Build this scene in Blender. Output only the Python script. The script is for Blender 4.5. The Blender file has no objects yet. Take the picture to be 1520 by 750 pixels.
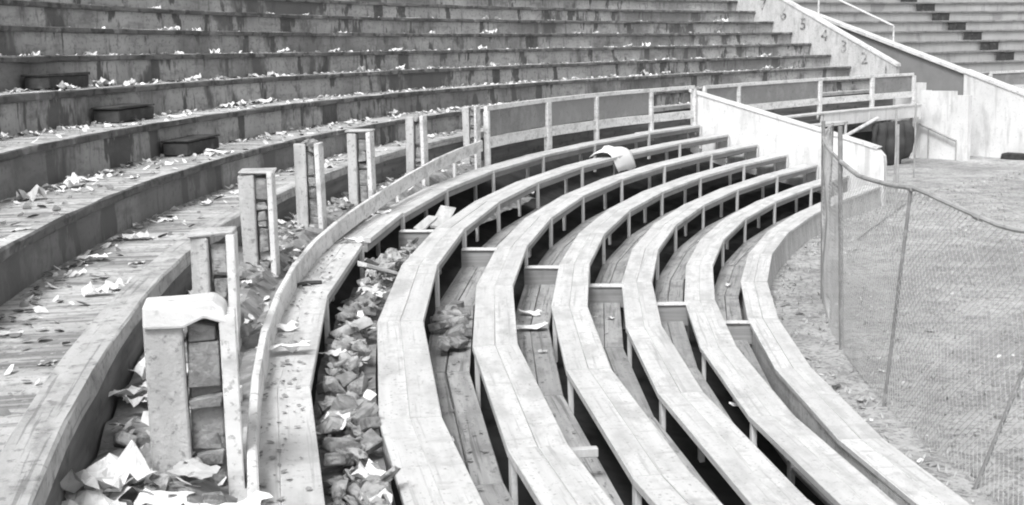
import bpy, bmesh, math, random
from mathutils import Vector, Matrix, noise
random.seed(11)
sc = bpy.context.scene
COL = sc.collection

# ------------------------------------------------------------------ plan of the bowl
# every row of the stand is parallel to one base curve: s runs along the row, d towards the field, z up
KN = [0, 4, 8, 12, 16, 24, 32, 45]
KV = [.026718, .025784, .025895, .033569, .024978, .031368, .021773, .020727]
STEP, S0, S1 = 0.1, -10.0, 95.0
def kap(s):
    if s <= KN[0]: return KV[0]
    for i in range(len(KN)-1):
        if s <= KN[i+1]:
            t = (s-KN[i])/(KN[i+1]-KN[i]); return KV[i]+(KV[i+1]-KV[i])*t
    return KV[-1]
_n = int((S1-S0)/STEP)+1
_S = [S0+i*STEP for i in range(_n)]
_ph = [0.0]
for i in range(1, _n): _ph.append(_ph[-1]+(kap(_S[i])+kap(_S[i-1]))/2*STEP)
_i0 = int(round(-S0/STEP)); _off = -0.364171-_ph[_i0]
_ph = [p+_off for p in _ph]
_X, _Y = [0.0], [0.0]
for i in range(1, _n):
    _X.append(_X[-1]+(math.sin(_ph[i])+math.sin(_ph[i-1]))/2*STEP)
    _Y.append(_Y[-1]+(math.cos(_ph[i])+math.cos(_ph[i-1]))/2*STEP)
_ox, _oy = 0.581491-_X[_i0], -1-_Y[_i0]
_X = [x+_ox for x in _X]; _Y = [y+_oy for y in _Y]
def base(s):
    f = (s-S0)/STEP; i = max(0, min(_n-2, int(f))); t = f-i
    return (_X[i]+(_X[i+1]-_X[i])*t, _Y[i]+(_Y[i+1]-_Y[i])*t, _ph[i]+(_ph[i+1]-_ph[i])*t)
def P(s, d, z):
    x, y, h = base(s)
    return Vector((x+math.cos(h)*d, y-math.sin(h)*d, z))
def head(s): return base(s)[2]
def lerp(x, xs, ys):
    if x <= xs[0]: return ys[0]
    for i in range(len(xs)-1):
        if x <= xs[i+1]: return ys[i]+(ys[i+1]-ys[i])*(x-xs[i])/(xs[i+1]-xs[i])
    return ys[-1]

DR, DZ, W = .75, .22385, .3655          # bench pitch, bench drop, bench width
TD, TZ, DRU, DZU = 1.434, .7654, .8032, .3933
ZF = -1.8                                # field level
def tier_d(k): return -(TD+(k-2)*DRU) if k > 1 else -.62
def tier_z(k): return TZ+(k-2)*DZU if k > 1 else .42
NODES = [-3.2, -.25, 2.7, 5.58, 8.47, 11.35, 14.2, 17.0, 19.85, 22.75, 25.7, 28.65, 31.75, 34.75]

# ------------------------------------------------------------------ materials (the photograph is black and white: greys only)
def grey(v): return (v, v, v, 1)
def material(name, lo, hi, scale=(1, 1, 1), detail=6, rough=.85, stain=None, speck=None, bump=.25, coord='UV', nscale=1.0, fine=None, rnd=None, bdist=.01):
    m = bpy.data.materials.new(name); m.use_nodes = True
    nt = m.node_tree; N = nt.nodes; L = nt.links
    b = N['Principled BSDF']; b.inputs['Roughness'].default_value = rough
    b.inputs['Specular IOR Level'].default_value = .25
    tc = N.new('ShaderNodeTexCoord'); mp = N.new('ShaderNodeMapping'); mp.inputs['Scale'].default_value = scale
    oi = N.new('ShaderNodeObjectInfo')
    add = N.new('ShaderNodeVectorMath'); add.operation = 'ADD'
    mul = N.new('ShaderNodeVectorMath'); mul.operation = 'SCALE'; mul.inputs['Scale'].default_value = 37.0
    cmb = N.new('ShaderNodeCombineXYZ')
    for k in ('X', 'Y', 'Z'): L.new(oi.outputs['Random'], cmb.inputs[k])
    L.new(cmb.outputs[0], mul.inputs[0]); L.new(tc.outputs[coord], add.inputs[0]); L.new(mul.outputs[0], add.inputs[1])
    L.new(add.outputs[0], mp.inputs['Vector'])
    def noise_node(vec, sc_, det, rg=.6):
        n = N.new('ShaderNodeTexNoise'); n.inputs['Scale'].default_value = sc_; n.inputs['Detail'].default_value = det
        n.inputs['Roughness'].default_value = rg; L.new(vec, n.inputs['Vector']); return n
    n1 = noise_node(mp.outputs[0], nscale, detail)
    r1 = N.new('ShaderNodeValToRGB'); r1.color_ramp.elements[0].position = .3; r1.color_ramp.elements[1].position = .7
    r1.color_ramp.elements[0].color = grey(lo); r1.color_ramp.elements[1].color = grey(hi)
    L.new(n1.outputs['Fac'], r1.inputs['Fac'])
    col = r1.outputs['Color']
    def mixin(scale_v, sc_, p0, p1, value, amount, det=5):
        nonlocal col
        mp2 = N.new('ShaderNodeMapping'); mp2.inputs['Scale'].default_value = scale_v; L.new(add.outputs[0], mp2.inputs['Vector'])
        n = noise_node(mp2.outputs[0], sc_, det)
        r = N.new('ShaderNodeValToRGB'); r.color_ramp.elements[0].position = p0; r.color_ramp.elements[1].position = p1
        r.color_ramp.elements[0].color = grey(0); r.color_ramp.elements[1].color = grey(amount)
        L.new(n.outputs['Fac'], r.inputs['Fac'])
        mx = N.new('ShaderNodeMix'); mx.data_type = 'RGBA'; L.new(r.outputs['Color'], mx.inputs['Factor'])
        L.new(col, mx.inputs['A']); mx.inputs['B'].default_value = grey(value); col = mx.outputs['Result']
    for st in (stain or []): mixin(*st)
    if rnd:
        rr = N.new('ShaderNodeValToRGB'); rr.color_ramp.elements[0].position = .35; rr.color_ramp.elements[0].color = grey(0); rr.color_ramp.elements[1].color = grey(rnd[1])
        L.new(oi.outputs['Random'], rr.inputs['Fac']); mx = N.new('ShaderNodeMix'); mx.data_type = 'RGBA'; L.new(rr.outputs['Color'], mx.inputs['Factor'])
        L.new(col, mx.inputs['A']); mx.inputs['B'].default_value = grey(rnd[0]); col = mx.outputs['Result']
    L.new(col, b.inputs['Base Color'])
    if bump:
        bn = noise_node(add.outputs[0], fine or 45, 6, .7)
        bp = N.new('ShaderNodeBump'); bp.inputs['Strength'].default_value = bump; bp.inputs['Distance'].default_value = bdist
        L.new(bn.outputs['Fac'], bp.inputs['Height']); L.new(bp.outputs['Normal'], b.inputs['Normal'])
    return m
M = {}
# mixin tuple: (scale vector, noise scale, ramp start, ramp end, value, amount)
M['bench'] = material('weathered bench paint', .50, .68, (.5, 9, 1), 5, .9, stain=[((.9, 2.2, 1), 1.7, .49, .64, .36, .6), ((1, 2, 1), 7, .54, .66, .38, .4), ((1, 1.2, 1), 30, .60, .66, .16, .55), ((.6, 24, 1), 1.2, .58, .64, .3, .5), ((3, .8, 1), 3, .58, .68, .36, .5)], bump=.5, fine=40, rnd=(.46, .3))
M['apron'] = material('weathered apron in painted shade', .20, .34, (.6, 20, 1), 5, .85, stain=[((2, 1, 1), 2, .55, .75, .15, .6)])  # grey darkened beyond the weathering to deepen shade below the seat fronts
M['leg'] = material('painted leg', .55, .72, (8, 3, 1), 4, .8, stain=[((1, 1, 1), 9, .58, .75, .3, .6)], coord='Object')
M['foot'] = material('bare footboard', .30, .48, (.8, 18, 1), 6, .9, stain=[((1.2, 2.5, 1), 1.8, .48, .64, .2, .65), ((1, 3, 1), 12, .58, .68, .12, .6), ((.7, 30, 1), 1, .56, .62, .12, .6)], bump=.5, rnd=(.22, .4))
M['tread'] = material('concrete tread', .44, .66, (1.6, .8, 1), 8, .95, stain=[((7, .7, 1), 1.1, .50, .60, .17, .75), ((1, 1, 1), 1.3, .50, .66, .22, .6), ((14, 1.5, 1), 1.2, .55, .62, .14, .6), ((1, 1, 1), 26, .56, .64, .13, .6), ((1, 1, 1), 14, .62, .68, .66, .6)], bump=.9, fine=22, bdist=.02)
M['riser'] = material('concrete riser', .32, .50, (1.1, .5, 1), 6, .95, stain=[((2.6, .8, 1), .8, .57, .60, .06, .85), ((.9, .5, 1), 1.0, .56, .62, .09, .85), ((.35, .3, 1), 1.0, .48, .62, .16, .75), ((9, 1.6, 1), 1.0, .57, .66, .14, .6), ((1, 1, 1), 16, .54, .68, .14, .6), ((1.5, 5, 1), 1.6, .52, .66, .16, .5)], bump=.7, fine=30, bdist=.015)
M['farnosing'] = material('far concrete nosing', .17, .28, (1.5, 6, 1), 6, .95, stain=[((3, 3, 1), 2, .5, .64, .1, .5)])
M['farriser'] = material('far concrete riser', .32, .42, (1.1, .5, 1), 6, .95, stain=[((1.2, .5, 1), 1.0, .57, .64, .2, .6), ((9, 1.6, 1), 1.0, .57, .66, .22, .5)])
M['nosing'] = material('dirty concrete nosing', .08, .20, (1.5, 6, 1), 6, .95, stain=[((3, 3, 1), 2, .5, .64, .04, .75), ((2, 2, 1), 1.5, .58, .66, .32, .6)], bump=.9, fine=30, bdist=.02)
M['beam'] = material('walkway edge beam', .40, .58, (.8, 6, 1), 6, .9, stain=[((2, 3, 1), 2, .50, .66, .22, .6), ((1, 1, 1), 24, .57, .65, .15, .55), ((1, 30, 1), 1.0, .58, .62, .14, .5), ((1, 1, 1), 6, .56, .66, .2, .5)], bump=.8, fine=30, bdist=.015)
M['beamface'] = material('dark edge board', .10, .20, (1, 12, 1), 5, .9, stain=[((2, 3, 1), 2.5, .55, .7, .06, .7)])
M['white'] = material('white wall paint', .60, .76, (.8, .8, .8), 6, .8, stain=[((1.5, 1.5, .5), 1.6, .52, .68, .42, .65), ((3.5, 3.5, .35), 1.4, .55, .66, .40, .6), ((1, 1, 1), 18, .58, .68, .36, .5)], coord='Object', bump=.4)
M['rail'] = material('white rail paint', .58, .76, (1, 8, 1), 6, .8, stain=[((1, 2, 1), 3, .52, .66, .34, .65), ((1, 1, 1), 20, .57, .64, .2, .6)], bump=.4)
M['pier'] = material('grey pier paint', .42, .58, (3, 3, .8), 6, .85, stain=[((2, 2, 1), 2.5, .5, .66, .32, .6), ((1, 1, 1), 26, .57, .64, .18, .6), ((7, 7, .8), 1.6, .56, .66, .3, .5)], coord='Object', bump=.7, fine=30, bdist=.015)
M['greywall'] = material('bare grey wall', .20, .27, (1, 1, 1), 6, .9, stain=[((2, 2, .6), 1.2, .55, .75, .15, .5)], coord='Object')
M['mortar'] = material('old mortar', .28, .46, (9, 9, 9), 6, .95, stain=[((1, 1, 1), 9, .52, .60, .09, .8)], coord='Object', bump=1, fine=26, bdist=.03)
M['brick'] = material('worn brick', .20, .44, (14, 14, 14), 6, .95, stain=[((1, 1, 1), 9, .52, .60, .09, .75), ((1, 1, 2), 7, .54, .60, .56, .7)], coord='Object', bump=1, fine=40, rnd=(.2, .7), bdist=.02)
M['rubble'] = material('broken concrete', .32, .62, (14, 14, 14), 6, .95, stain=[((1, 1, 1), 12, .52, .60, .11, .8)], coord='Object', bump=1, fine=40, rnd=(.34, .5), bdist=.02)
M['dirt'] = material('dirt and dust', .13, .34, (5, 5, 5), 8, 1, stain=[((1, 1, 1), 12, .55, .65, .38, .6)], coord='Object', bump=1, fine=20)
M['paper'] = material('waste paper', .66, .84, (5, 5, 5), 4, .8, stain=[((1, 1, 1), 6, .54, .64, .42, .6)], coord='Object', bump=.2, rnd=(.34, .85))
M['cloth'] = material('white cloth', .78, .86, (3, 3, 3), 4, .9, coord='Object', bump=.1)
M['darkwood'] = material('tarred wood', .03, .07, (6, 6, 6), 5, .8, stain=[((1, 1, 1), 6, .6, .75, .16, .6)], coord='Object')
M['tarp'] = material('dark canvas', .035, .075, (1, 1, 3), 5, .7, coord='Object', bump=.3)
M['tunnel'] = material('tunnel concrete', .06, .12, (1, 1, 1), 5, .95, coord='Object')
M['screen'] = material('grey screen', .17, .27, (60, 60, 60), 2, .8, stain=[((1, 1, 1), 2, .48, .64, .34, .55), ((1, 1, 1), 9, .56, .66, .12, .5)], coord='Object', bump=.5, fine=120, rnd=(.3, .5))
M['steel'] = material('galvanised steel', .26, .42, (3, 3, 3), 5, .5, stain=[((1, 1, 1), 8, .55, .7, .14, .6)], coord='Object', bump=.1)
M['rust'] = material('rusty pipe', .15, .27, (3, 3, 3), 5, .6, stain=[((1, 1, 1), 8, .52, .62, .34, .6)], coord='Object', bump=.2)
M['wire'] = material('fence wire', .42, .54, (3, 3, 3), 2, .55, coord='Object', bump=0)
M['ink'] = material('worn number paint', .10, .20, (4, 4, 4), 4, .8, stain=[((1, 1, 1), 3.5, .45, .56, .46, .85)], coord='Object', bump=0)
M['timber'] = material('grey loose timber', .36, .56, (14, 3, 3), 5, .9, stain=[((1, 1, 1), 5, .55, .7, .2, .6)], coord='Object', bump=.4)
M['field'] = material('dry trampled field', .38, .56, (.9, .9, .9), 9, 1, stain=[((1, 1, 1), .33, .46, .62, .25, .65), ((1, 1, 1), 1.4, .50, .64, .24, .6), ((1, 1, 1), 5, .51, .60, .22, .6), ((1, 1, 1), 16, .53, .60, .16, .6), ((1, 1, 1), 23, .60, .66, .62, .6)], coord='Object', bump=1, fine=14, bdist=.04)
M['bank'] = material('earth bank in painted shade', .025, .06, (2, 2, 2), 6, 1, coord='Object')  # under-bench shade is put into this near-black colour
M['tuft'] = material('dry grass', .34, .50, (3, 3, 3), 3, .9, coord='Object', bump=0)

# ------------------------------------------------------------------ mesh building
def origin(o):
    v = Vector((0, 0, 0))
    while o is not None: v = v+o.location; o = o.parent
    return v
class MB:
    def __init__(self): self.v = []; self.f = []; self.uv = []; self.mi = []
    def face(self, idx, uvs=None, mi=0):
        self.f.append(tuple(idx)); self.uv.append(uvs or [(self.v[i].x+self.v[i].z*.3, self.v[i].y+self.v[i].z) for i in idx]); self.mi.append(mi)
    def sweep(self, prof, ss, jd=0, jz=0, mis=None, caps=True, dz=None, seed=0, dd=None):
        """closed profile [(d,z)] carried along the stations ss of the row curve"""
        n = len(prof); b0 = len(self.v); per = [0]
        for i in range(n):
            a, c = prof[i], prof[(i+1) % n]; per.append(per[-1]+math.hypot(a[0]-c[0], a[1]-c[1]))
        for j, s in enumerate(ss):
            oz = dz(s) if dz else 0; od = dd(s) if dd else 0
            for i, (d, z) in enumerate(prof):
                a = noise.noise(Vector((s*1.7+seed, i*3.1, seed*1.3)))*jd; c = noise.noise(Vector((s*1.3+9+seed, i*2.3, seed)))*jz
                self.v.append(P(s, d+a+od, z+c+oz))
        for j in range(len(ss)-1):
            for i in range(n):
                k = (i+1) % n
                a, b_, c, e = b0+j*n+i, b0+j*n+k, b0+(j+1)*n+k, b0+(j+1)*n+i
                self.face((a, b_, c, e), [(ss[j], per[i]), (ss[j], per[i+1]), (ss[j+1], per[i+1]), (ss[j+1], per[i])], mis[i] if mis else 0)
        if caps:
            self.face([b0+i for i in range(n)], [(p[0], p[1]) for p in prof])
            q = b0+(len(ss)-1)*n; self.face([q+i for i in reversed(range(n))], [(p[0], p[1]) for p in reversed(prof)])
        return self
    def box(self, c, hx, hy, hz, rot=0, tilt=None, ch=.006, jit=0):
        """chamfered box, centre c, half sizes, turned about z so that local y follows heading rot"""
        R = Matrix.Rotation(-rot, 3, 'Z')
        if tilt: R = R @ Matrix.Rotation(tilt[0], 3, 'X') @ Matrix.Rotation(tilt[1], 3, 'Y')
        ch = min(ch, hx*.4, hy*.4, hz*.4)
        bm = bmesh.new(); pts = []
        for sx in (-1, 1):
            for sy in (-1, 1):
                for sz in (-1, 1):
                    j = Vector((random.uniform(-jit, jit), random.uniform(-jit, jit), random.uniform(-jit, jit)))
                    for a in range(3):
                        p = Vector((sx*hx, sy*hy, sz*hz))+j
                        for b_ in range(3):
                            if b_ != a: p[b_] -= (sx, sy, sz)[b_]*ch
                        pts.append(bm.verts.new(p))
        bmesh.ops.convex_hull(bm, input=pts)
        bmesh.ops.dissolve_limit(bm, angle_limit=.02, verts=bm.verts, edges=bm.edges)
        bmesh.ops.recalc_face_normals(bm, faces=bm.faces)
        self.add_bm(bm, R, c); return self
    def add_bm(self, bm, R=None, c=Vector((0, 0, 0))):
        b0 = len(self.v); bm.verts.index_update()
        loc = [v.co.copy() for v in bm.verts]
        for p in loc: self.v.append((R @ p if R else p)+Vector(c))
        for f in bm.faces:
            n = f.normal; ax = max(range(3), key=lambda i: abs(n[i])); u, w = [(1, 2), (1, 0), (1, 0)][0 if ax == 0 else ax]
            if ax == 1: u, w = 0, 2
            self.f.append(tuple(b0+v.index for v in f.verts)); self.uv.append([(loc[v.index][u], loc[v.index][w]) for v in f.verts]); self.mi.append(0)
        bm.free()
    def tube(self, pts, r, n=6, caps=True):
        b0 = len(self.v); L = 0
        for j, p in enumerate(pts):
            t = (pts[min(j+1, len(pts)-1)]-pts[max(j-1, 0)]).normalized()
            a = t.cross(Vector((0, 0, 1))) if abs(t.z) < .9 else t.cross(Vector((1, 0, 0)))
            a.normalize(); b_ = t.cross(a)
            for i in range(n):
                q = 2*math.pi*i/n; self.v.append(p+(a*math.cos(q)+b_*math.sin(q))*r)
        for j in range(len(pts)-1):
            for i in range(n):
                k = (i+1) % n; self.face((b0+j*n+i, b0+j*n+k, b0+(j+1)*n+k, b0+(j+1)*n+i))
        if caps and n > 2:
            self.face([b0+i for i in range(n)]); q = b0+(len(pts)-1)*n; self.face([q+i for i in reversed(range(n))])
        return self
    def build(self, name, mat, parent=None, label=None, smooth=False, fix=True):
        o0 = origin(parent) if parent else Vector((0, 0, 0))
        if parent is None and self.v:
            o0 = Vector((sum(p.x for p in self.v)/len(self.v), sum(p.y for p in self.v)/len(self.v), min(p.z for p in self.v)))
        me = bpy.data.meshes.new(name); me.from_pydata([tuple(p-o0) for p in self.v], [], self.f)
        for m in (mat if isinstance(mat, (list, tuple)) else [mat]): me.materials.append(m)
        uvl = me.uv_layers.new(name='UVMap'); i = 0
        for fu in self.uv:
            for u in fu: uvl.data[i].uv = u; i += 1
        me.polygons.foreach_set('material_index', self.mi)
        if fix:
            bm = bmesh.new(); bm.from_mesh(me); bmesh.ops.recalc_face_normals(bm, faces=bm.faces); bm.to_mesh(me); bm.free()
        if smooth:
            me.polygons.foreach_set('use_smooth', [True]*len(me.polygons))
        o = bpy.data.objects.new(name, me); COL.objects.link(o)
        if parent: o.parent = parent
        else: o.location = o0
        if label: o['label'] = label
        return o
def tag(o, label, cat, group=None, kind=None):
    o['label'] = label; o['category'] = cat
    if group: o['group'] = group
    if kind: o['kind'] = kind
    return o
def thing(name, label, cat, loc, group=None):
    o = bpy.data.objects.new(name, None); COL.objects.link(o); o.location = loc; o.empty_display_size = .2
    return tag(o, label, cat, group)
def structure(o): o['kind'] = 'structure'; return o
def copy_thing(o, loc, label, group, rot=None, scale=None):
    c = o.copy(); COL.objects.link(c); c.location = loc; c['label'] = label; c['group'] = group
    if rot: c.rotation_euler = rot
    if scale: c.scale = (scale, scale, scale) if not isinstance(scale, tuple) else scale
    for ch in o.children:
        k = ch.copy(); COL.objects.link(k); k.parent = c
    return c
def rng(a, b, st):
    n = max(1, int(round((b-a)/st))); return [a+(b-a)*i/n for i in range(n+1)]
def rect(d0, d1, z0, z1, c=.006):
    return [(d0+c, z1), (d1-c, z1), (d1, z1-c), (d1, z0+c), (d1-c, z0), (d0+c, z0), (d0, z0+c), (d0, z1-c)]

# ------------------------------------------------------------------ ground
def ground_z(x, y): return ZF+noise.noise(Vector((x*.35, y*.35, 0)))*.035+noise.noise(Vector((x*1.3, y*1.3, 4)))*.03
mb = MB()
def grid(mb, x0, x1, y0, y1, st, skip=None):
    nx, ny = int((x1-x0)/st), int((y1-y0)/st); b0 = len(mb.v)
    for j in range(ny+1):
        for i in range(nx+1):
            x, y = x0+i*st, y0+j*st; mb.v.append(Vector((x, y, ground_z(x, y))))
    for j in range(ny):
        for i in range(nx):
            a = b0+j*(nx+1)+i; mb.face((a, a+1, a+nx+2, a+nx+1))
grid(mb, -40, 80, -30, 90, .4)
b0 = len(mb.v)
for (x, y) in ((-40, -30), (80, -30), (80, 90), (-40, 90), (-400, -400), (400, -400), (400, 400), (-400, 400)): mb.v.append(Vector((x, y, ZF)))
for i in range(4):
    k = (i+1) % 4; mb.face((b0+i, b0+4+i, b0+4+k, b0+k))
structure(mb.build('ground', M['field'], smooth=True))
# sloping earth bank under the lower seating, coloured near-black to deepen the shade there
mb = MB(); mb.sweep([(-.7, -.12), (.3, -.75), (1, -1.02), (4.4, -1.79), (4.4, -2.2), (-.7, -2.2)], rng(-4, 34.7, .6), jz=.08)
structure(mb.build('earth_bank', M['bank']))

# ------------------------------------------------------------------ upper terrace
def terrace(label, s0, s1, kmax, stepv, seed, front=True, rm='riser', nm='nosing'):
    root = thing('concrete_terrace', label, 'terrace', P((s0+s1)/2, -2, ZF))
    for k in range(1, kmax+1):
        d, z = tier_d(k), tier_z(k)
        nd, nz = tier_d(k+1), tier_z(k+1)
        zb = (tier_z(k-1) if k > 1 else -.5)-.4
        if k == 1 and front:
            prof = [(d-.13, z-.02), (d-.13, zb), (nd-.3, zb), (nd-.3, z-.02)]
            t = MB().sweep(prof, rng(s0, s1, stepv), jz=.012, mis=[1, 1, 1, 0], seed=seed).build('tier', [M['tread'], M['riser']], root)
            MB().sweep(rect(d-.2, d, z-.09, z+.025, .012), rng(s0, s1, stepv), jd=.012, jz=.008, seed=seed+1).build('edge_beam', M['beam'], t)
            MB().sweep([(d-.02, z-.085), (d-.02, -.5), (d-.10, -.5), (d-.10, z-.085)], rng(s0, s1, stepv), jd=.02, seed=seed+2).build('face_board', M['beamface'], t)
            continue
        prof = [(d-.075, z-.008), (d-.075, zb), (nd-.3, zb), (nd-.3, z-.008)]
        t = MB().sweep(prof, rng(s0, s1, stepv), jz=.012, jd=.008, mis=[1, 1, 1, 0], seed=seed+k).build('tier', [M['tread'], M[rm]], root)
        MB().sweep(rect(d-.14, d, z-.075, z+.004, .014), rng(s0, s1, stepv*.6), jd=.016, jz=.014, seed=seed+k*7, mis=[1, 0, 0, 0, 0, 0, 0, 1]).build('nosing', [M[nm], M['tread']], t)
    return root
SN = 47.8                                 # station of the numbered aisle wall
terrace('stained concrete seating terrace strewn with waste paper, sweeping up behind the brick posts', -4, SN-.02, 13, .45, 3)
terrace('far concrete seating terrace beyond the aisle, with a flight of dark steps', 49.75, 78, 14, .9, 50, rm='farriser', nm='farnosing')

# ------------------------------------------------------------------ benches
bench_labels = [
 'broken highest bench running beside the brick posts, with paper lying on it',
 'long white bench directly field side of the rubble filled gap, first unbroken row',
 'long white bench, second unbroken row from the rubble gap, draped at its back by nothing',
 'long white bench, third unbroken row from the rubble gap',
 'long white bench, fourth unbroken row from the rubble gap',
 'long white bench, next to the lowest one beside the field',
 'lowest pale bench topping the kerb beside the field']
bench_labels[2] = 'long white bench, second unbroken row counted from the rubble gap'
def plank_set(mbs, k, a, b, z, seed, tiltz=0):
    d0 = k*DR; h = W/2
    for j in (0, 1):
        g = .0008
        zz = z+random.uniform(-.002, .002)
        mb = MB(); mb.sweep(rect(d0+j*h+g*j, d0+(j+1)*h-g*(1-j), zz-.05, zz, .004), [a+.003, b-.003], jz=.004, jd=.004, seed=seed+j)
        mbs.append(mb)
def dz0(s): return lerp(s, [13.9, 14.8, 18, 30, 34], [0, -.015, -.045, -.03, 0])
benches = []
for k in range(7):
    root = thing('bench', bench_labels[k], 'bench', P(17, k*DR+.18, ZF), 'curved bench rows of the lower stand')
    benches.append(root)
    for i in range(len(NODES)-1):
        a, b = NODES[i], NODES[i+1]
        if b < 4: continue
        zz = -k*DZ
        mbs = []
        if k == 0 and i == 6:                    # 14.2 .. 17.0 : the row is broken here
            a = 14.75
        if k == 0: zz += dz0((a+b)/2)
        plank_set(mbs, k, a, b, zz, k*31+i)
        for mb in mbs: mb.build('seat_plank', M['bench'], root)
        if k < 6:
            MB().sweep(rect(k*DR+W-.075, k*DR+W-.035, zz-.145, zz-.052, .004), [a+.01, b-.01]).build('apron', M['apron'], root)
    for i, s in enumerate(NODES):
        if s < 4 or k == 6: continue
        zt = -k*DZ-.054+(dz0(s) if k == 0 else 0)
        for j, (dd, ln) in enumerate(((W-.014, .50), (.035, .52))):
            p = P(s+(.01 if j else 0), k*DR+dd, zt-ln/2)
            MB().box(p, .02, .045, ln/2+(.03 if j == 0 else 0), head(s), ch=.004, jit=.004).build('leg', M['leg'], root)
    if k == 6:                                  # the lowest row tops a low boarded kerb
        MB().sweep([(k*DR+.03, -k*DZ-.053), (k*DR+W-.03, -k*DZ-.053), (k*DR+W+.02, ZF-.1), (k*DR+.03, ZF-.1)], rng(5.6, 34.75, 1.45), jd=.01).build('kerb_wall', M['pier'], root)

foot_names = ['', 'first and second', 'second and third', 'third and fourth', 'fourth and fifth', 'fifth and lowest']
for k in range(1, 6):
    root = thing('footboard', 'grey plank footboard lying between the %s unbroken bench rows' % foot_names[k], 'footboard', P(17, k*DR+.55, ZF), 'plank footboards between the benches')
    for i in range(len(NODES)-1):
        a, b = NODES[i], NODES[i+1]
        if b < 4: continue
        z = -k*DZ-.43+random.uniform(-.006, .006)
        for j in (0, 1):
            d0 = k*DR+.34+j*.195
            MB().sweep(rect(d0, d0+.188, z-.04, z, .006), [a+.004, b-.004], jz=.006, jd=.006, seed=k*9+i+j*4).build('plank', M['foot'], root)

# cross boards that close the rows at one station
pairs = ['broken bench and first unbroken bench', 'first and second unbroken benches', 'second and third unbroken benches', 'third and fourth unbroken benches', 'fourth and fifth unbroken benches', 'fifth unbroken bench and lowest kerb bench']
for k in range(6):
    z = -(k+1)*DZ-.012; s = 16.75
    MB_ = MB().box(P(s, k*DR+(W+DR)/2+.01, z-.125), (DR-W)/2+.03, .035, .125, head(s), ch=.006, jit=.004)
    o = thing('cross_board', '', 'board', P(s, k*DR+.56, z-.25))
    MB_.build('face_board', [M['apron']], o)
    MB().box(P(s, k*DR+(W+DR)/2+.01, z+.011), (DR-W)/2+.02, .06, .011, head(s), ch=.004, jit=.003).build('top_board', M['rail'], o)
    tag(o, 'cross board with pale top edge set between the %s' % pairs[k], 'board', 'cross boards in one line across the benches')
for (s, k, lab) in ((9.05, 2, 'short dark cleat sticking out between second and third unbroken benches in the foreground'),):
    o = MB().box(P(s, k*DR+W+.12, -k*DZ-.23), .17, .03, .03, head(s), ch=.005).build('cleat', M['timber']); tag(o, lab, 'board')

# ------------------------------------------------------------------ brick posts along the box rail
def brick_core(mb, s, d0, d1, z0, z1, depth):
    z = z0
    while z < z1-.03:
        h = random.choice((.05, .075, .08, .14, .2))
        if random.random() < .2: z += h*.5; continue
        c = P(s+random.uniform(-.012, .012), (d0+d1)/2+random.uniform(-.006, .006), z+h/2)
        mb.box(c, (d1-d0)/2-random.uniform(.002, .016), depth/2-random.choice((0, 0, .01, .03)), h/2-.005, head(s), (random.uniform(-.05, .05), random.uniform(-.05, .05)), ch=.005, jit=.013)
        z += h+.003
posts = [
 (6.85, -.335, .055, .775, 'nearest brick filled post, with a broken white slab on its top', True),
 (9.3, -.345, -.075, .80, 'second nearest brick filled post, standing just behind the slab topped one', False),
 (11.9, -.35, -.075, .945, 'third nearest brick filled post, dark hollow showing in its broken core', False),
 (14.5, -.335, -.055, 1.0, 'fourth brick post along the low rail, leaning its core on a lower block', False),
 (16.9, -.27, .04, .96, 'fifth post along the low rail, with a grooved pair of boards towards the field', False),
 (20.3, -.33, -.04, .98, 'sixth post along the low rail, short and pale in front of the terrace', False),
 (23.35, -.32, -.06, .99, 'last brick post, standing at the end of the screened railing', False)]
posts[3] = posts[3][:4]+('fourth nearest brick filled post along the low rail',)+posts[3][5:]
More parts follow.
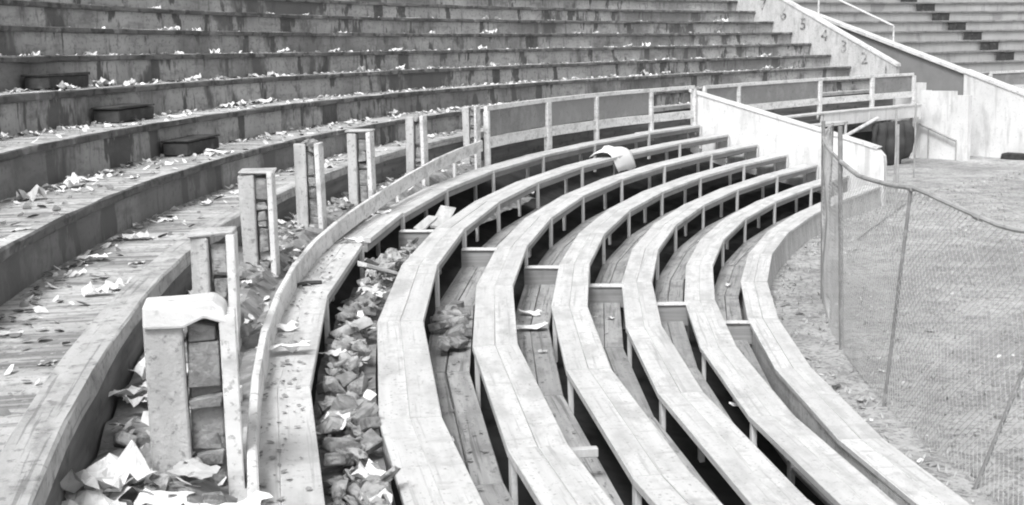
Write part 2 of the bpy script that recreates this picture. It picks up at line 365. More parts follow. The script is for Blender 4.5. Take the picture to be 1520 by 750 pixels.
for (s, d0, d1, zt, lab, slab) in posts:
    root = thing('brick_post', lab, 'post', P(s, (d0+d1)/2, -.3), 'brick filled posts along the low rail')
    w = d1-d0; a = d0+w*.42; b = d1-w*.19; zb = -.3; dp = .2; hd = head(s)
    MB().box(P(s, (d0+a)/2, (zb+zt-.01)/2), (a-d0)/2-.002, dp/2, (zt-.01-zb)/2, hd, (random.uniform(-.012, .012), random.uniform(-.012, .012)), ch=.008, jit=.012).build('pilaster', M['pier'], root)
    mb = MB(); brick_core(mb, s+.02, a+.004, b-.004, zb, zt-random.choice((.06, .1, .13)), dp-.03); n_ = len(mb.f); mb.box(P(s+.03, (a+b)/2, (zb+zt-.09)/2), (b-a)/2-.003, dp/2-.05, (zt-.09-zb)/2, hd, ch=.01, jit=.012)
    for q in range(n_, len(mb.f)): mb.mi[q] = 1
    mb.build('brick_core', [M['brick'], M['mortar']], root)
    MB().box(P(s-.02, (b+d1)/2, (zb+zt)/2), (d1-b)/2-.002, dp/2+.015, (zt-zb)/2, hd, (random.uniform(-.012, .012), random.uniform(-.01, .01)), ch=.005, jit=.007).build('side_board', M['rail'], root)
    if slab:
        mb = MB(); bm = bmesh.new(); pts = []
        for (x, z) in ((-.2, -.045), (-.2, .05), (.0, .05), (.1, .06), (.15, .025), (.17, -.05), (.06, -.02), (-.03, -.05)):
            for y in (-.13, .12): pts.append(bm.verts.new((x*.98+random.uniform(-.006, .006), y+random.uniform(-.004, .004), z+random.uniform(-.008, .008))))
        n = 8; lo = pts[0::2]; hi = pts[1::2]
        bm.faces.new(lo); bm.faces.new(list(reversed(hi)))
        for i in range(n): bm.faces.new((lo[i], hi[i], hi[(i+1) % n], lo[(i+1) % n]))
        bmesh.ops.recalc_face_normals(bm, faces=bm.faces); bmesh.ops.bevel(bm, geom=bm.edges[:], offset=.012, segments=2, affect='EDGES', profile=.5)
        bm.normal_update()
        mb.add_bm(bm, Matrix.Rotation(-hd, 3, 'Z'), P(s, (d0+d1)/2, zt+.01)); mb.build('cap_slab', M['white'], root)
    elif int(s) in (9, 11, 16):
        MB().box(P(s, (d0+d1)/2, zt+.008), w/2+.004, dp/2+.01, .014, hd, (random.uniform(-.05, .05), random.uniform(-.06, .06)), ch=.006, jit=.012).build('cap', M['pier'], root)
    else:
        mb = MB()
        for q in range(4): mb.box(P(s+random.uniform(-.05, .05), a+(b-a)*random.random(), zt-.06+random.uniform(0, .07)), .035, .05, .03, hd+random.uniform(-.6, .6), (random.uniform(-.4, .4), random.uniform(-.4, .4)), ch=.006, jit=.012)
        mb.build('broken_top', M['mortar'], root)

# low white rail in front of the posts
def rail_z(s): return lerp(s, [6, 15, 18, 21.6, 24, 33, 48], [.06, .09, .16, .28, .34, .27, .27])
root = thing('low_rail', 'low white plank rail curving past the brick posts, its upper rail gone', 'rail', P(14, 0, -.3))
RN = [5.0, 6.85, 9.3, 11.9, 14.5, 16.9, 20.3, 23.2]
for i in range(len(RN)-1):
    MB().sweep(rect(.005, .05, -.085, .10, .006), [RN[i]+.004, (RN[i]+RN[i+1])/2, RN[i+1]-.004], jz=.01, jd=.006, dz=rail_z, seed=i, dd=lambda s: lerp(s, [5, 8, 14, 17, 23], [.075, .055, .02, .07, .0])).build('rail_plank', M['rail'], root)
for s in (8.2, 10.6, 13.2, 15.8, 18.5, 21.8):
    MB().box(P(s, -.02, rail_z(s)-.2), .02, .04, .22, head(s), ch=.004).build('rail_post', M['leg'], root)

# railing with screens
def railing(label, ss, dfun, panels, wide, zt, posts_down=-.25, lastdown=None, name='screen_railing'):
    root = thing(name, label, 'railing', P((ss[0]+ss[-1])/2, dfun(ss[0]), -.3))
    st = rng(ss[0], ss[-1], 1.0); dd = lambda s: dfun(s)
    MB().sweep(rect(-.03, .03, -.045, .04, .006), st, dz=lambda s: zt, dd=dd, jz=.006).build('top_rail', M['rail'], root)
    MB().sweep(rect(-.03, .03, -.10, .09, .006), st, dz=rail_z, dd=dd, jz=.008).build('bottom_rail', M['rail'], root)
    for i, s in enumerate(ss):
        b = lastdown if (lastdown and i == len(ss)-1) else posts_down
        t = zt-.047
        MB().box(P(s, dfun(s)+.012, (b+t)/2), .045, wide[i]/2, (t-b)/2, head(s), ch=.006, jit=.004).build('rail_post', M['rail'], root)
    for (a, b) in panels:
        za = rail_z(a)+.093; zb = zt-.048
        MB().sweep([(-.012, za), (-.012, zb), (.0, zb), (.0, za)], [a+.09, (a+b)/2, b-.09], dd=dd).build('screen_panel', M['screen'], root)
    return root
railing('white railing with three grey screen panels standing above the benches', [23.75, 27.1, 29.75, 32.55, 34.7], lambda s: -.06+.0*s if s < 31 else lerp(s, [31, 34.7], [-.06, .2]), [(23.75, 27.1), (27.1, 29.75), (29.75, 32.55)], [.1, .22, .12, .12, .1], .925)
railing('white railing with grey panels beyond the sloping white end wall', [35.2, 37.2, 42.0, 45.1, 47.55], lambda s: .24, [(35.2, 37.2), (37.2, 42.0), (45.1, 47.55)], [.1, .1, .16, .16, .16], .90, lastdown=ZF-.05)

# ------------------------------------------------------------------ walls
def radial_wall(mb, s, pts, th, mi=0):
    """pts: outline in (d,z) on the vertical radial plane at station s, thickness th away from the camera"""
    h = head(s); t = Vector((math.sin(h), math.cos(h), 0)); n = len(pts); b0 = len(mb.v)
    fr = [P(s, d, z) for d, z in pts]; bk = [p+t*th for p in fr]
    mb.v += fr+bk
    mb.face([b0+i for i in range(n)], [(p[0], p[1]) for p in pts], mi); mb.face([b0+n+i for i in reversed(range(n))], [(p[0], p[1]) for p in reversed(pts)], mi)
    for i in range(n):
        k = (i+1) % n; mb.face((b0+i, b0+n+i, b0+n+k, b0+k), None, mi)
root = thing('end_wall', 'sloping white end wall at the far end of the benches', 'wall', P(34.85, 2.4, ZF))
mb = MB(); radial_wall(mb, 34.83, [(.05, .80), (4.35, -.40), (4.75, -.52), (4.88, -.66), (4.9, -.8), (4.9, ZF-.1), (.05, ZF-.1)], .2); mb.build('wall_body', M['white'], root)
mb = MB(); radial_wall(mb, 34.80, [(.02, .865), (.02, .803), (4.35, -.397), (4.72, -.51), (4.78, -.46), (4.37, -.335)], .26); mb.build('coping', M['white'], root)

root = thing('numbered_wall', 'pale aisle wall painted with black row numbers rising beside the terrace', 'wall', P(SN, -3, ZF))
def ntop(d): return 1.19-(d+.56)*.505
mb = MB(); radial_wall(mb, SN, [(-.56, ntop(-.56)-.03), (-.56, ZF-.1), (-9.5, ZF-.1), (-9.5, ntop(-9.5)-.03)], .2); mb.build('wall_body', M['pier'], root)
mb = MB(); radial_wall(mb, SN-.03, [(-.52, ntop(-.52)+.06), (-.52, ntop(-.52)-.028), (-9.5, ntop(-9.5)-.028), (-9.5, ntop(-9.5)+.06)], .26); mb.build('coping', M['white'], root)
mb = MB(); radial_wall(mb, SN+.01, [(-.555, .62), (.42, .62), (.42, .38), (.62, .38), (.62, .36), (1.52, .36), (1.52, .23), (2.02, .23), (2.02, ZF-.1), (-.555, ZF-.1)], .22); mb.build('stepped_block', M['white'], root)
def number_mesh(ch):
    cu = bpy.data.curves.new('number', 'FONT'); cu.body = ch; cu.size = 1; cu.align_x = 'CENTER'; cu.align_y = 'CENTER'; cu.extrude = .01
    o = bpy.data.objects.new('number', cu); COL.objects.link(o)
    dg = bpy.context.evaluated_depsgraph_get(); me = bpy.data.meshes.new_from_object(o.evaluated_get(dg))
    bpy.data.objects.remove(o); bpy.data.curves.remove(cu); return me
for n, (d, z) in {'1': (-.92, 1.06), '2': (-1.74, 1.47), '3': (-2.55, 1.87), '4': (-3.34, 2.24), '5': (-4.22, 2.65), '6': (-5.05, 3.02), '7': (-5.92, 3.38)}.items():
    me = number_mesh(n); me.name = 'number'; me.materials.clear(); me.materials.append(M['ink'])
    o = bpy.data.objects.new('number', me); COL.objects.link(o); o.parent = root
    h = head(SN); t = Vector((math.sin(h), math.cos(h), 0))
    o.location = P(SN, d, z-.06)-t*.012-root.location; o.rotation_euler = (math.pi/2, 0, -h); o.scale = (.55, .55, 1); o['label'] = 'black painted row number %s' % n

S2 = 49.5
root = thing('aisle_wall', 'long wall beyond the aisle, grey above and white near the field, under a white coping', 'wall', P(S2, -1, ZF))
def w2top(d): return .85-(d-.95)*.338
mb = MB(); radial_wall(mb, S2, [(-11, w2top(-11)), (.9, w2top(.9)), (.9, ZF-.1), (-11, ZF-.1)], .22); mb.build('upper_panel', M['greywall'], root)
mb = MB(); radial_wall(mb, S2-.06, [(.905, w2top(.9)+.03), (6.2, w2top(6.2)), (6.2, ZF-.1), (.905, ZF-.1)], .3); mb.build('white_panel', M['white'], root)
mb = MB(); radial_wall(mb, S2-.1, [(-11, w2top(-11)+.10), (-11, w2top(-11)+.003), (.9, w2top(.9)+.003), (.9, w2top(.9)+.10)], .42); mb.build('coping', M['white'], root)
mb = MB(); radial_wall(mb, S2-.1, [(.905, w2top(.9)+.13), (.905, w2top(.9)+.035), (6.2, w2top(6.2)+.003), (6.2, w2top(6.2)+.09)], .42); mb.build('coping', M['white'], root)
# handrails
def pipe_thing(name, label, cat, bars, r=.03, mat='steel'):
    root = thing(name, label, cat, bars[0][1][-1].copy())
    for (nm, pts, rr) in bars: MB().tube(pts, rr or r, 8).build(nm, M[mat], root)
    return root
h_ = head(SN); tt = Vector((math.sin(h_), math.cos(h_), 0))
a, b = P(SN, .42, -.68)-tt*.12, P(SN, 1.72, -1.18)-tt*.12
pipe_thing('handrail', 'short dark sloping handrail on the stepped white wall', 'handrail', [('rail', [a, b], .04), ('post', [P(SN, .75, -.8)-tt*.12, P(SN, .75, ZF)-tt*.12], .02), ('post', [b, P(SN, 1.72, ZF)-tt*.12], .02)])
a, b = P(S2+.1, -6.2, 4.3), P(S2+.1, -1.9, 2.47)
pipe_thing('handrail', 'thin white handrail sloping above the coping of the far aisle wall', 'handrail', [('rail', [a, b], .035), ('post', [P(S2+.1, -5.05, 3.80), P(S2+.1, -5.05, 2.9)], .035), ('post', [b, P(S2+.1, -1.9, 1.85)], .03)], mat='rail')
# far box railing at the right edge
root = railing('white railing with a grey screen at the right edge, in front of the far terrace', [52.4, 55, 58], lambda s: .0, [(52.4, 55), (55, 58)], [.12, .12, .12], .82)

# short seat rows and tunnel mouth between the two walls
for k, lab in ((0, 'upper short bench row behind the white end wall, under the far railing'), (1, 'lower short bench row behind the white end wall, above the tunnel mouth')):
    root = thing('short_bench', lab, 'bench', P(41, k*DR+.2, -1), 'short benches beyond the end wall')
    e = 47.4 if k == 0 else 41.5
    if k: MB().sweep(rect(.60, .64, -.44, -.06), [41.55, 44.4, 47.4]).build('fascia_board', M['white'], root)
    for (a, b) in ((35.2, 38.3), (38.3, 41.5), (41.5, 44.4), (44.4, 47.4)):
        if b > e+.01: continue
        MB().sweep(rect(k*DR+.3, k*DR+.3+W, -k*DZ-.08, -k*DZ-.03), [a, b]).build('seat_plank', M['bench'], root)
        MB().box(P(b-.1, k*DR+.3+W-.03, -k*DZ-.30), .02, .05, .21, head(b)).build('leg', M['leg'], root)
root = thing('tunnel_mouth', 'dark tunnel mouth under the far railing, framed in white beams', 'tunnel', P(43, 1.4, ZF))
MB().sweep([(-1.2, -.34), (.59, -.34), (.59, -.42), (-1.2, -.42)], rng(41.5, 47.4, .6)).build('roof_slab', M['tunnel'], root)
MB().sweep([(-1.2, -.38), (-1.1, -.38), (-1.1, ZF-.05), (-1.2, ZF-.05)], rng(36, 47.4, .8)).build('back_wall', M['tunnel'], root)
MB().tube([P(37.8, 2.0, -.95), P(44.3, .9, -.32)], .05, 6).build('beam', M['white'], root)
MB().tube([P(40.3, 1.7, -.66), P(40.9, 1.7, -1.2)], .035, 6).build('brace', M['white'], root)
# hanging canvas
mb = MB(); ns, nv = 26, 14
for j in range(nv+1):
    for i in range(ns+1):
        s = 44.0+2.3*i/ns-.2*math.sin(math.pi*j/nv)*(1-i/ns); v = j/nv
        wv = .10*math.sin(i*1.15+v*.7)+.06*noise.noise(Vector((i*.3, j*.3, 2)))
        bul = .2*math.sin(math.pi*min(1, v*1.05))*(i/ns)
        zlow = ZF+.0+.5*(1-math.sin(math.pi*(.1+.8*i/ns)))
        mb.v.append(P(s, .95+wv+bul, -.47+(zlow+.47)*v))
for j in range(nv):
    for i in range(ns):
        a = j*(ns+1)+i; mb.face((a, a+1, a+ns+2, a+ns+1))
o = mb.build('tarpaulin', M['tarp'], smooth=True, fix=False); tag(o, 'dark bulging canvas hanging in the tunnel mouth', 'tarpaulin')
md = o.modifiers.new('thick', 'SOLIDIFY'); md.thickness = .02

# ------------------------------------------------------------------ aisle step blocks
def step_block(s, k, wdt, hgt, dep, label, group, off=.0):
    d, z = tier_d(k+1), tier_z(k)
    p = P(s, d-.055+dep/2+off, z+.004)
    root = thing('step_block', label, 'step', p, group)
    MB().box(p+Vector((0, 0, (hgt-.03)/2)), dep/2-.02, wdt/2-.02, (hgt-.034)/2, head(s), ch=.01, jit=.01).build('block', M['darkwood'], root)
    MB().box(p+Vector((0, 0, hgt-.015)), dep/2, wdt/2, .015, head(s), ch=.006, jit=.006).build('tread_board', M['darkwood'], root)
for (s, k, lab) in ((16.6, 2, 'dark wooden step block lying nearest the walkway, white rubbish spilling over its front'), (16.6, 3, 'dark wooden step block in the middle of the three on the near terrace'), (16.6, 4, 'dark wooden step block furthest up the near terrace')):
    step_block(s, k, 1.15, .18, .34, lab, 'dark step blocks on the near terrace', off=.03)
ords = ['lowest', 'second lowest', 'third lowest', 'fourth from the bottom', 'fifth from the bottom', 'second highest', 'topmost']
for i, k in enumerate(range(3, 10)):
    step_block(56.9+random.uniform(-.05, .05), k, .62+random.uniform(-.06, .06), .31, .42, '%s dark step in the flight climbing the far terrace' % ords[i], 'dark steps of the far terrace', off=.1)

# ------------------------------------------------------------------ chain-link fence
FD = 5.65
def ftop(s): return lerp(s, [3, 11.3, 12.15, 12.55, 12.95, 13.7, 14.3, 15.15, 16.4, 17.5, 24], [.4, .30, .25, .26, .30, .38, .45, .41, .40, .52, .6])
def flean(s): return lerp(s, [4, 8.3, 11.3, 14.4, 17.35, 21.2, 24], [1.2, 1.1, .85, .22, -.05, -.02, .05])
def FP(s, z): return P(s, FD+flean(s)*(z-ZF)/2.25, z)
root = thing('chain_link_fence', 'leaning chain link fence with a sagging top pipe on the field', 'fence', P(14, FD, ZF))
FE = 24.3
for s in (5.4, 8.3, 11.31, 14.42, 17.34, 21.2, 24.2):
    top = {17.34: .92, 21.2: .80}.get(s, ftop(s)+.03)
    MB().tube([FP(s, ZF-.15), FP(s, (ZF+top)/2), FP(s, top)], (.028 if s in (17.34, 21.2) else .019), 8).build('post', M['rust'], root)
MB().tube([FP(s, ftop(s)) for s in rng(5.4, 17.34, .3)], .026, 8).build('top_pipe', M['steel'], root)
MB().tube([FP(s, ftop(s)) for s in rng(17.34, FE, .4)], .02, 8).build('top_pipe', M['steel'], root)
for (s, z) in ((12.95, 0), (14.42, 0)):
    MB().tube([FP(s-.06, ftop(s-.06)), FP(s+.06, ftop(s+.06))], .04, 8).build('coupling', M['steel'], root)
mb = MB(); pitch = .10; Hh = 2.3
for sg in (1, -1):
    u = 5.4-(Hh if sg > 0 else 0)
    while u < FE+(Hh if sg < 0 else 0):
        pts = []
        for j in range(8):
            v = Hh*j/7; s = u+sg*v
            if 5.4 <= s <= FE:
                z = ZF+.03+(ftop(s)-ZF-.03)*v/Hh; q = FP(s, z)
                q += Vector((math.cos(head(s)), -math.sin(head(s)), 0))*(.05*noise.noise(Vector((s*.8, z*1.2, 0)))+sg*.002); pts.append(q)
        if len(pts) > 1: mb.tube(pts, .0025, 3, caps=False)
        u += pitch
mb.build('wire_mesh', M['wire'], root, fix=False)
for (s, d, top, r, lab) in ((40.5, 3.25, .15, .026, 'pale bare post in front of the dark canvas, left one of the pair'), (41.7, 3.3, .25, .024, 'pale bare post in front of the dark canvas, right one of the pair'), (34.2, 5.35, .1, .03, 'thin bare post standing close to the low end of the white wall')):
    mb = MB().tube([P(s, d, ZF-.1), P(s, d+.02, (ZF+top)/2), P(s, d+.01, top)], r, 10); o = mb.build('fence_post', M['steel']); tag(o, lab, 'post')
# dead branch on the field
def G(s, d, z=.02): q = P(s, d, 0); return Vector((q.x, q.y, ground_z(q.x, q.y)+z))
o = MB().tube([G(28.3, 5.75), G(29.6, 5.72, .05), G(31, 5.68, .04), G(33.4, 5.5, .08), G(35.4, 5.25)], .016, 5).tube([G(31, 5.68, .04), G(32, 6.0)], .01, 4)
o = o.build('branch', M['steel']); tag(o, 'thin dead branch lying on the field beyond the chain link fence', 'branch')

# ------------------------------------------------------------------ loose matter
def paper_mesh(i, a=.5, b=.35, crump=.22):
    bm = bmesh.new(); nx, ny = 6, 5; vs = []
    rnd = random.Random(100+i)
    for j in range(ny+1):
        for k in range(nx+1):
            x, y = (k/nx-.5)*a*2, (j/ny-.5)*b*2
            e = (k in (0, nx)) or (j in (0, ny))
            if e: x *= rnd.uniform(.72, 1.05); y *= rnd.uniform(.72, 1.05)
            z = crump*(noise.noise(Vector((x*3+i*9, y*3, i)))+.6*noise.noise(Vector((x*7, y*7+i*5, i)))+.35*abs(x)*(1 if i % 2 else -1))
            vs.append(bm.verts.new((x, y, z)))
    for j in range(ny):
        for k in range(nx):
            q = j*(nx+1)+k
            if (j, k) in ((0, 0), (ny-1, nx-1)) and i % 3 == 0: continue
            bm.faces.new((vs[q], vs[q+1], vs[q+nx+2], vs[q+nx+1]))
    zm = min(v.co.z for v in bm.verts)
    for v in bm.verts: v.co.z -= zm
    bm.normal_update(); mb = MB(); mb.add_bm(bm)
    me = bpy.data.meshes.new('paper_scrap'); me.from_pydata([tuple(p) for p in mb.v], [], mb.f); me.materials.append(M['paper']); return me
PAPER = [paper_mesh(i, crump=(.18 if i < 6 else .42)) for i in range(10)]
SHEET = []
for i in range(4):
    me = paper_mesh(20+i, a=.5, b=.24, crump=.16); me.materials.clear(); me.materials.append(M['cloth']); SHEET.append(me)
NPAP = 0
def paper(s, d, z, size, label, group, cat='paper', mesh=None):
    global NPAP
    NPAP += 1
    me = mesh or random.choice(PAPER)
    o = bpy.data.objects.new('paper_scrap', me); COL.objects.link(o)
    o.location = P(s, d, z); o.rotation_euler = (random.uniform(-.12, .12), random.uniform(-.12, .12), random.uniform(0, 6.28)); o.scale = (size, size, size*random.uniform(.6, 1.1))
    if me in SHEET: o.rotation_euler.z = -head(s)+random.uniform(-.25, .25)
    return tag(o, label, cat, group)
def xs(lo, hi, p=1.6): return lo+(hi-lo)*random.random()**p
# on the walkway and terrace
for k, n, a, b in ((1, 22, 7, 26), (2, 34, 8.5, 38), (3, 32, 10.5, 46), (4, 30, 12.5, 47), (5, 24, 14, 47), (6, 18, 16, 47), (7, 12, 18, 47)):
    lab = 'small white paper scrap lying on the near walkway below the terrace' if k == 1 else 'small white paper scrap lying on a tread of the near terrace'
    grp = 'paper scraps on the walkway' if k == 1 else 'paper scraps on the terrace treads'
    for i in range(n):
        s = xs(a, b, 1.3); dn, df = tier_d(k)-.06, tier_d(k+1)-.0
        d = random.choice((random.uniform(df+.02, df+.25), random.uniform(df, dn)))
        if k == 1: d = random.uniform(df+.02, df+.3) if random.random() < .7 else random.uniform(df, dn-.1)
        paper(s, d, tier_z(k)+(-.02 if k == 1 else -.006), random.uniform(.06, .19)*(1+s/50), lab, grp, mesh=random.choice(PAPER if k < 3 else PAPER[5:]))
# paper hanging over nosings and larger sheets with their own looks
special = [
 (13.3, -2.1, TZ-.006, .3, 'white paper heap at the foot of a riser near the left edge of the terrace'),
 (21.2, -2.95, 1.155, .42, 'largest pale paper heap on the terrace, right of the dark step blocks'),
 (17.2, -2.5, 1.155, .3, 'white paper heap just right of the middle dark step block'),
 (16.5, -1.72, TZ-.005, .34, 'torn white paper in front of the dark step block nearest the walkway'),
 (10.9, -1.3, .40, .26, 'curled white paper at the foot of the walkway riser near the left edge'),
 ]
for (s, d, z, size, lab) in special: paper(s, d, z, size, lab, 'larger paper pieces on the stand', mesh=random.choice(SHEET))
def trench_z(s, d): return lerp(s, [5, 7, 9, 12, 15, 18, 24], [.03, .08, .14, .17, .12, .04, .0])-(.10 if d > -.12 else 0)
# trench between walkway and posts
for i in range(52):
    s = xs(5.6, 15.5, 1.7); d = random.uniform(-.56, -.40) if random.random() < .7 else random.uniform(-.3, -.1)
    z = trench_z(s, d)+.07*random.random()
    paper(s, d, z, random.uniform(.14, .36) if s < 9.5 else random.uniform(.08, .18), 'crumpled white paper piled in the gap between walkway and brick posts', 'paper piled between the walkway and the posts', mesh=random.choice(PAPER))
for (s, d, z, size, lab) in ((9.3, .18, .006, .36, 'bright white sheet lying flat across the broken bench, the nearer of two'), (10.05, .12, .006, .26, 'bright white sheet lying flat on the broken bench, the farther of two'), (5.95, .0, .16, .34, 'big white sheet at the bottom edge beside the nearest post'), (14.35, .26, .0, .22, 'white paper folded over the snapped end of the broken bench'), (16.9, .12, -.03, .24, 'white paper on the bench just past the break'),
   (14.0, 2.04, -.86, .36, 'white sheet bent across the footboard between second and third unbroken benches'), (14.8, 2.02, -.86, .26, 'smaller white scrap beyond the bent sheet on the footboard'), (12.4, 3.88, -1.30, .22, 'white rag caught between the fourth and fifth unbroken benches')):
    paper(s, d, z, size, lab, 'larger paper pieces on the benches', mesh=random.choice(SHEET))
for i in range(12):
    k = random.choice((1, 1, 2, 3, 4, 5)); s = xs(8, 30, 1.2)
    paper(s, k*DR+random.uniform(.42, .66), -k*DZ-.42, random.uniform(.05, .11), 'small pale paper scrap lying on a footboard between benches', 'paper scraps on the footboards')
for i in range(34):
    s = xs(9, 40, 1.1); d = 5.0+(random.random()**1.7)*9
    q = P(s, d, 0); paper(s, d, ground_z(q.x, q.y)+.0, random.uniform(.035, .10), 'small white paper scrap lying on the bare field', 'paper scraps on the field')

# cloth thrown over a bench
mb = MB(); ns, nv = 10, 9
for j in range(nv+1):
    for i in range(ns+1):
        t = j/nv; s = 27.3+1.15*i/ns+.4*t+.12*noise.noise(Vector((j*.6, i*.4, 1)))
        z1 = -DZ; prof = [(.74, z1+.02), (.82, z1+.16), (.95, z1+.17), (1.06, z1+.09), (1.15, z1-.08), (1.17, z1-.30)]
        f = t*(len(prof)-1); a = min(int(f), len(prof)-2); f -= a
        d = prof[a][0]*(1-f)+prof[a+1][0]*f; z = prof[a][1]*(1-f)+prof[a+1][1]*f
        e = 1-abs(i/ns-.5)*1.3*(1-t); wv = .05*noise.noise(Vector((i*.7, j*.5, 3)))
        mb.v.append(P(s, d+wv*.6, z1+.012+(z-z1)*e+abs(wv) if t < .75 else z+wv))
for j in range(nv):
    for i in range(ns):
        a = j*(ns+1)+i; mb.face((a, a+1, a+ns+2, a+ns+1))
o = mb.build('cloth', M['cloth'], smooth=True, fix=False); tag(o, 'white cloth thrown over the back of a bench, hanging down its front', 'cloth')
md = o.modifiers.new('thick', 'SOLIDIFY'); md.thickness = .012

o = MB().tube([P(11.75, .06, .012), P(11.85, .16, .02), P(11.9, .27, .012)], .02, 6).build('stick', M['darkwood']); tag(o, 'short black stick lying across the broken bench', 'stick')
# rubble
def hull(seed, sx, sy, sz, n=14):
    rnd = random.Random(seed); bm = bmesh.new(); pts = []
    for i in range(n):
        v = Vector((rnd.gauss(0, 1), rnd.gauss(0, 1), rnd.gauss(0, 1))); v.normalize(); m_ = max(abs(v.x), abs(v.y), abs(v.z)); v = v/m_*rnd.uniform(.75, 1)
        pts.append(bm.verts.new((v.x*sx, v.y*sy, v.z*sz)))
    r = bmesh.ops.convex_hull(bm, input=pts); bmesh.ops.delete(bm, geom=[g for g in r['geom_interior'] if isinstance(g, bmesh.types.BMVert)], context='VERTS')
    bmesh.ops.subdivide_edges(bm, edges=bm.edges[:], cuts=2, use_grid_fill=True)
    bm.normal_update()
    for v in bm.verts:
        q = v.co*22; k_ = noise.noise(q+Vector((seed*7, 0, 0)))*.006+noise.noise(q*2.6)*.004
        v.co += v.normal*k_
    bm.normal_update(); mb = MB(); mb.add_bm(bm)
    me = bpy.data.meshes.new('rubble'); me.from_pydata([tuple(p) for p in mb.v], [], mb.f); return me
CHUNK = [hull(i, random.uniform(.09, .15), random.uniform(.07, .12), random.uniform(.05, .09)) for i in range(8)]
CHUNK += [hull(60+i, .15, .10, .022, 12) for i in range(4)]
for m_ in CHUNK: m_.materials.append(M['rubble'])
def brick_mesh(i):
    mb = MB().box(Vector((0, 0, 0)), .05, .10*(1 if i % 3 else .6), .034, 0, ch=.008, jit=.008)
    me = bpy.data.meshes.new('brick'); me.from_pydata([tuple(p) for p in mb.v], [], mb.f); me.materials.append(M['brick']); return me
BRICK = [brick_mesh(i) for i in range(5)]
def put(name, me, s, d, z, label, cat, group, rot=None, sc_=1):
    o = bpy.data.objects.new(name, me); COL.objects.link(o); o.location = P(s, d, z)
    o.rotation_euler = rot or (random.uniform(-.5, .5), random.uniform(-.5, .5), random.uniform(0, 6.28)); o.scale = (sc_, sc_, sc_)
    return tag(o, label, cat, group)
def bed_z(s): return lerp(s, [5, 10, 14, 16, 19, 24], [-.38, -.34, -.36, -.45, -.6, -.62])
mb = MB()
ss_ = rng(4.5, 24, .12); dsn = [.36+.40*i/6 for i in range(7)]
for s in ss_:
    for d in dsn: mb.v.append(P(s, d, bed_z(s)+.07*noise.noise(Vector((s*3, d*6, 0)))))
for j in range(len(ss_)-1):
    for i in range(6):
        a = j*7+i; mb.face((a, a+1, a+8, a+7))
tag(mb.build('rubble_bed', M['dirt'], fix=False), 'dusty bed of crushed rubble filling the gap beside the broken bench', 'rubble', kind='stuff')
mb = MB(); dsn = [-.62+.68*i/6 for i in range(7)]
for s in ss_:
    for d in dsn: mb.v.append(P(s, d, trench_z(s, d)+.06*noise.noise(Vector((s*3, d*6, 7)))))
for j in range(len(ss_)-1):
    for i in range(6):
        a = j*7+i; mb.face((a, a+1, a+8, a+7))
tag(mb.build('rubble_bed', M['dirt'], fix=False), 'dark dirt filling the gap between the walkway edge and the brick posts', 'dirt', kind='stuff')
for i in range(170):
    s = xs(5.7, 16, 1.25); z = bed_z(s)+random.uniform(.0, .2)
    put('concrete_chunk', random.choice(CHUNK), s, random.uniform(.45, .68), z, 'broken concrete chunk in the rubble filled gap beside the broken bench', 'rubble', 'concrete chunks in the rubble gap', rot=(random.uniform(-.8, .8), random.uniform(-.8, .8), random.uniform(0, 6.28)), sc_=random.uniform(.22, .85))
for i in range(16):
    s = xs(5.8, 15, 1.2)
    paper(s, random.uniform(.46, .66), bed_z(s)+random.uniform(.12, .2), random.uniform(.1, .24), 'torn pale paper lying on the rubble between the broken bench and the first unbroken bench', 'paper on the rubble', mesh=random.choice(PAPER[4:]))
for i in range(40):
    s = xs(5.7, 15.5, 1.2); z = bed_z(s)+random.uniform(.06, .19)
    put('brick', random.choice(BRICK), s, random.uniform(.45, .68), z, 'loose broken brick in the rubble filled gap beside the broken bench', 'brick', 'loose bricks in the rubble gap')
for i in range(26):
    s = xs(5.8, 18, 1.2)
    put('brick', random.choice(BRICK), s, random.uniform(-.5, -.05), trench_z(s, -.3)+random.uniform(0, .05), 'loose broken brick lying in the gap behind the low rail', 'brick', 'loose bricks behind the low rail', sc_=.9)
for i in range(16):
    s = 12.9+random.uniform(-1.1, .9); put('brick', random.choice(BRICK), s, DR+random.uniform(.46, .66), -DZ-.43+.05+random.random()*.06, 'loose brick in the small debris heap on the footboard of the first unbroken bench', 'brick', 'bricks heaped on the footboard')
for (s, d, z, l, w_, rx, rz, lab) in ((11.0, .56, -.2, .17, .05, .3, 1.1, 'grey plank wedged in the rubble gap halfway along'), (13.6, .6, -.16, .3, .05, -.3, .5, 'narrow plank leaning at the far end of the rubble'),
   (18.3, .62, -.25, .22, .11, .5, .2, 'short board propped against the back of the first unbroken bench, wide one'), (17.2, .6, -.2, .16, .07, .4, .6, 'short board propped against the back of the first unbroken bench, narrow one')):
    p = P(s, d, z); o = MB().box(p, w_, l, .018, head(s)+rz, (rx, .1), ch=.004, jit=.012).build('loose_board', M['timber']); tag(o, lab, 'board', 'loose boards in the rubble')
# ragged splinters of the snapped bench end
mb = MB()
for i in range(7):
    d = .02+i*.05; mb.box(P(14.25+random.uniform(-.05, .12), d, -.025), .02, random.uniform(.08, .2), .016, head(14.2)+random.uniform(-.2, .2), (random.uniform(-.15, .1), 0), ch=.004, jit=.01)
mb.build('splinters', M['timber'], benches[0])
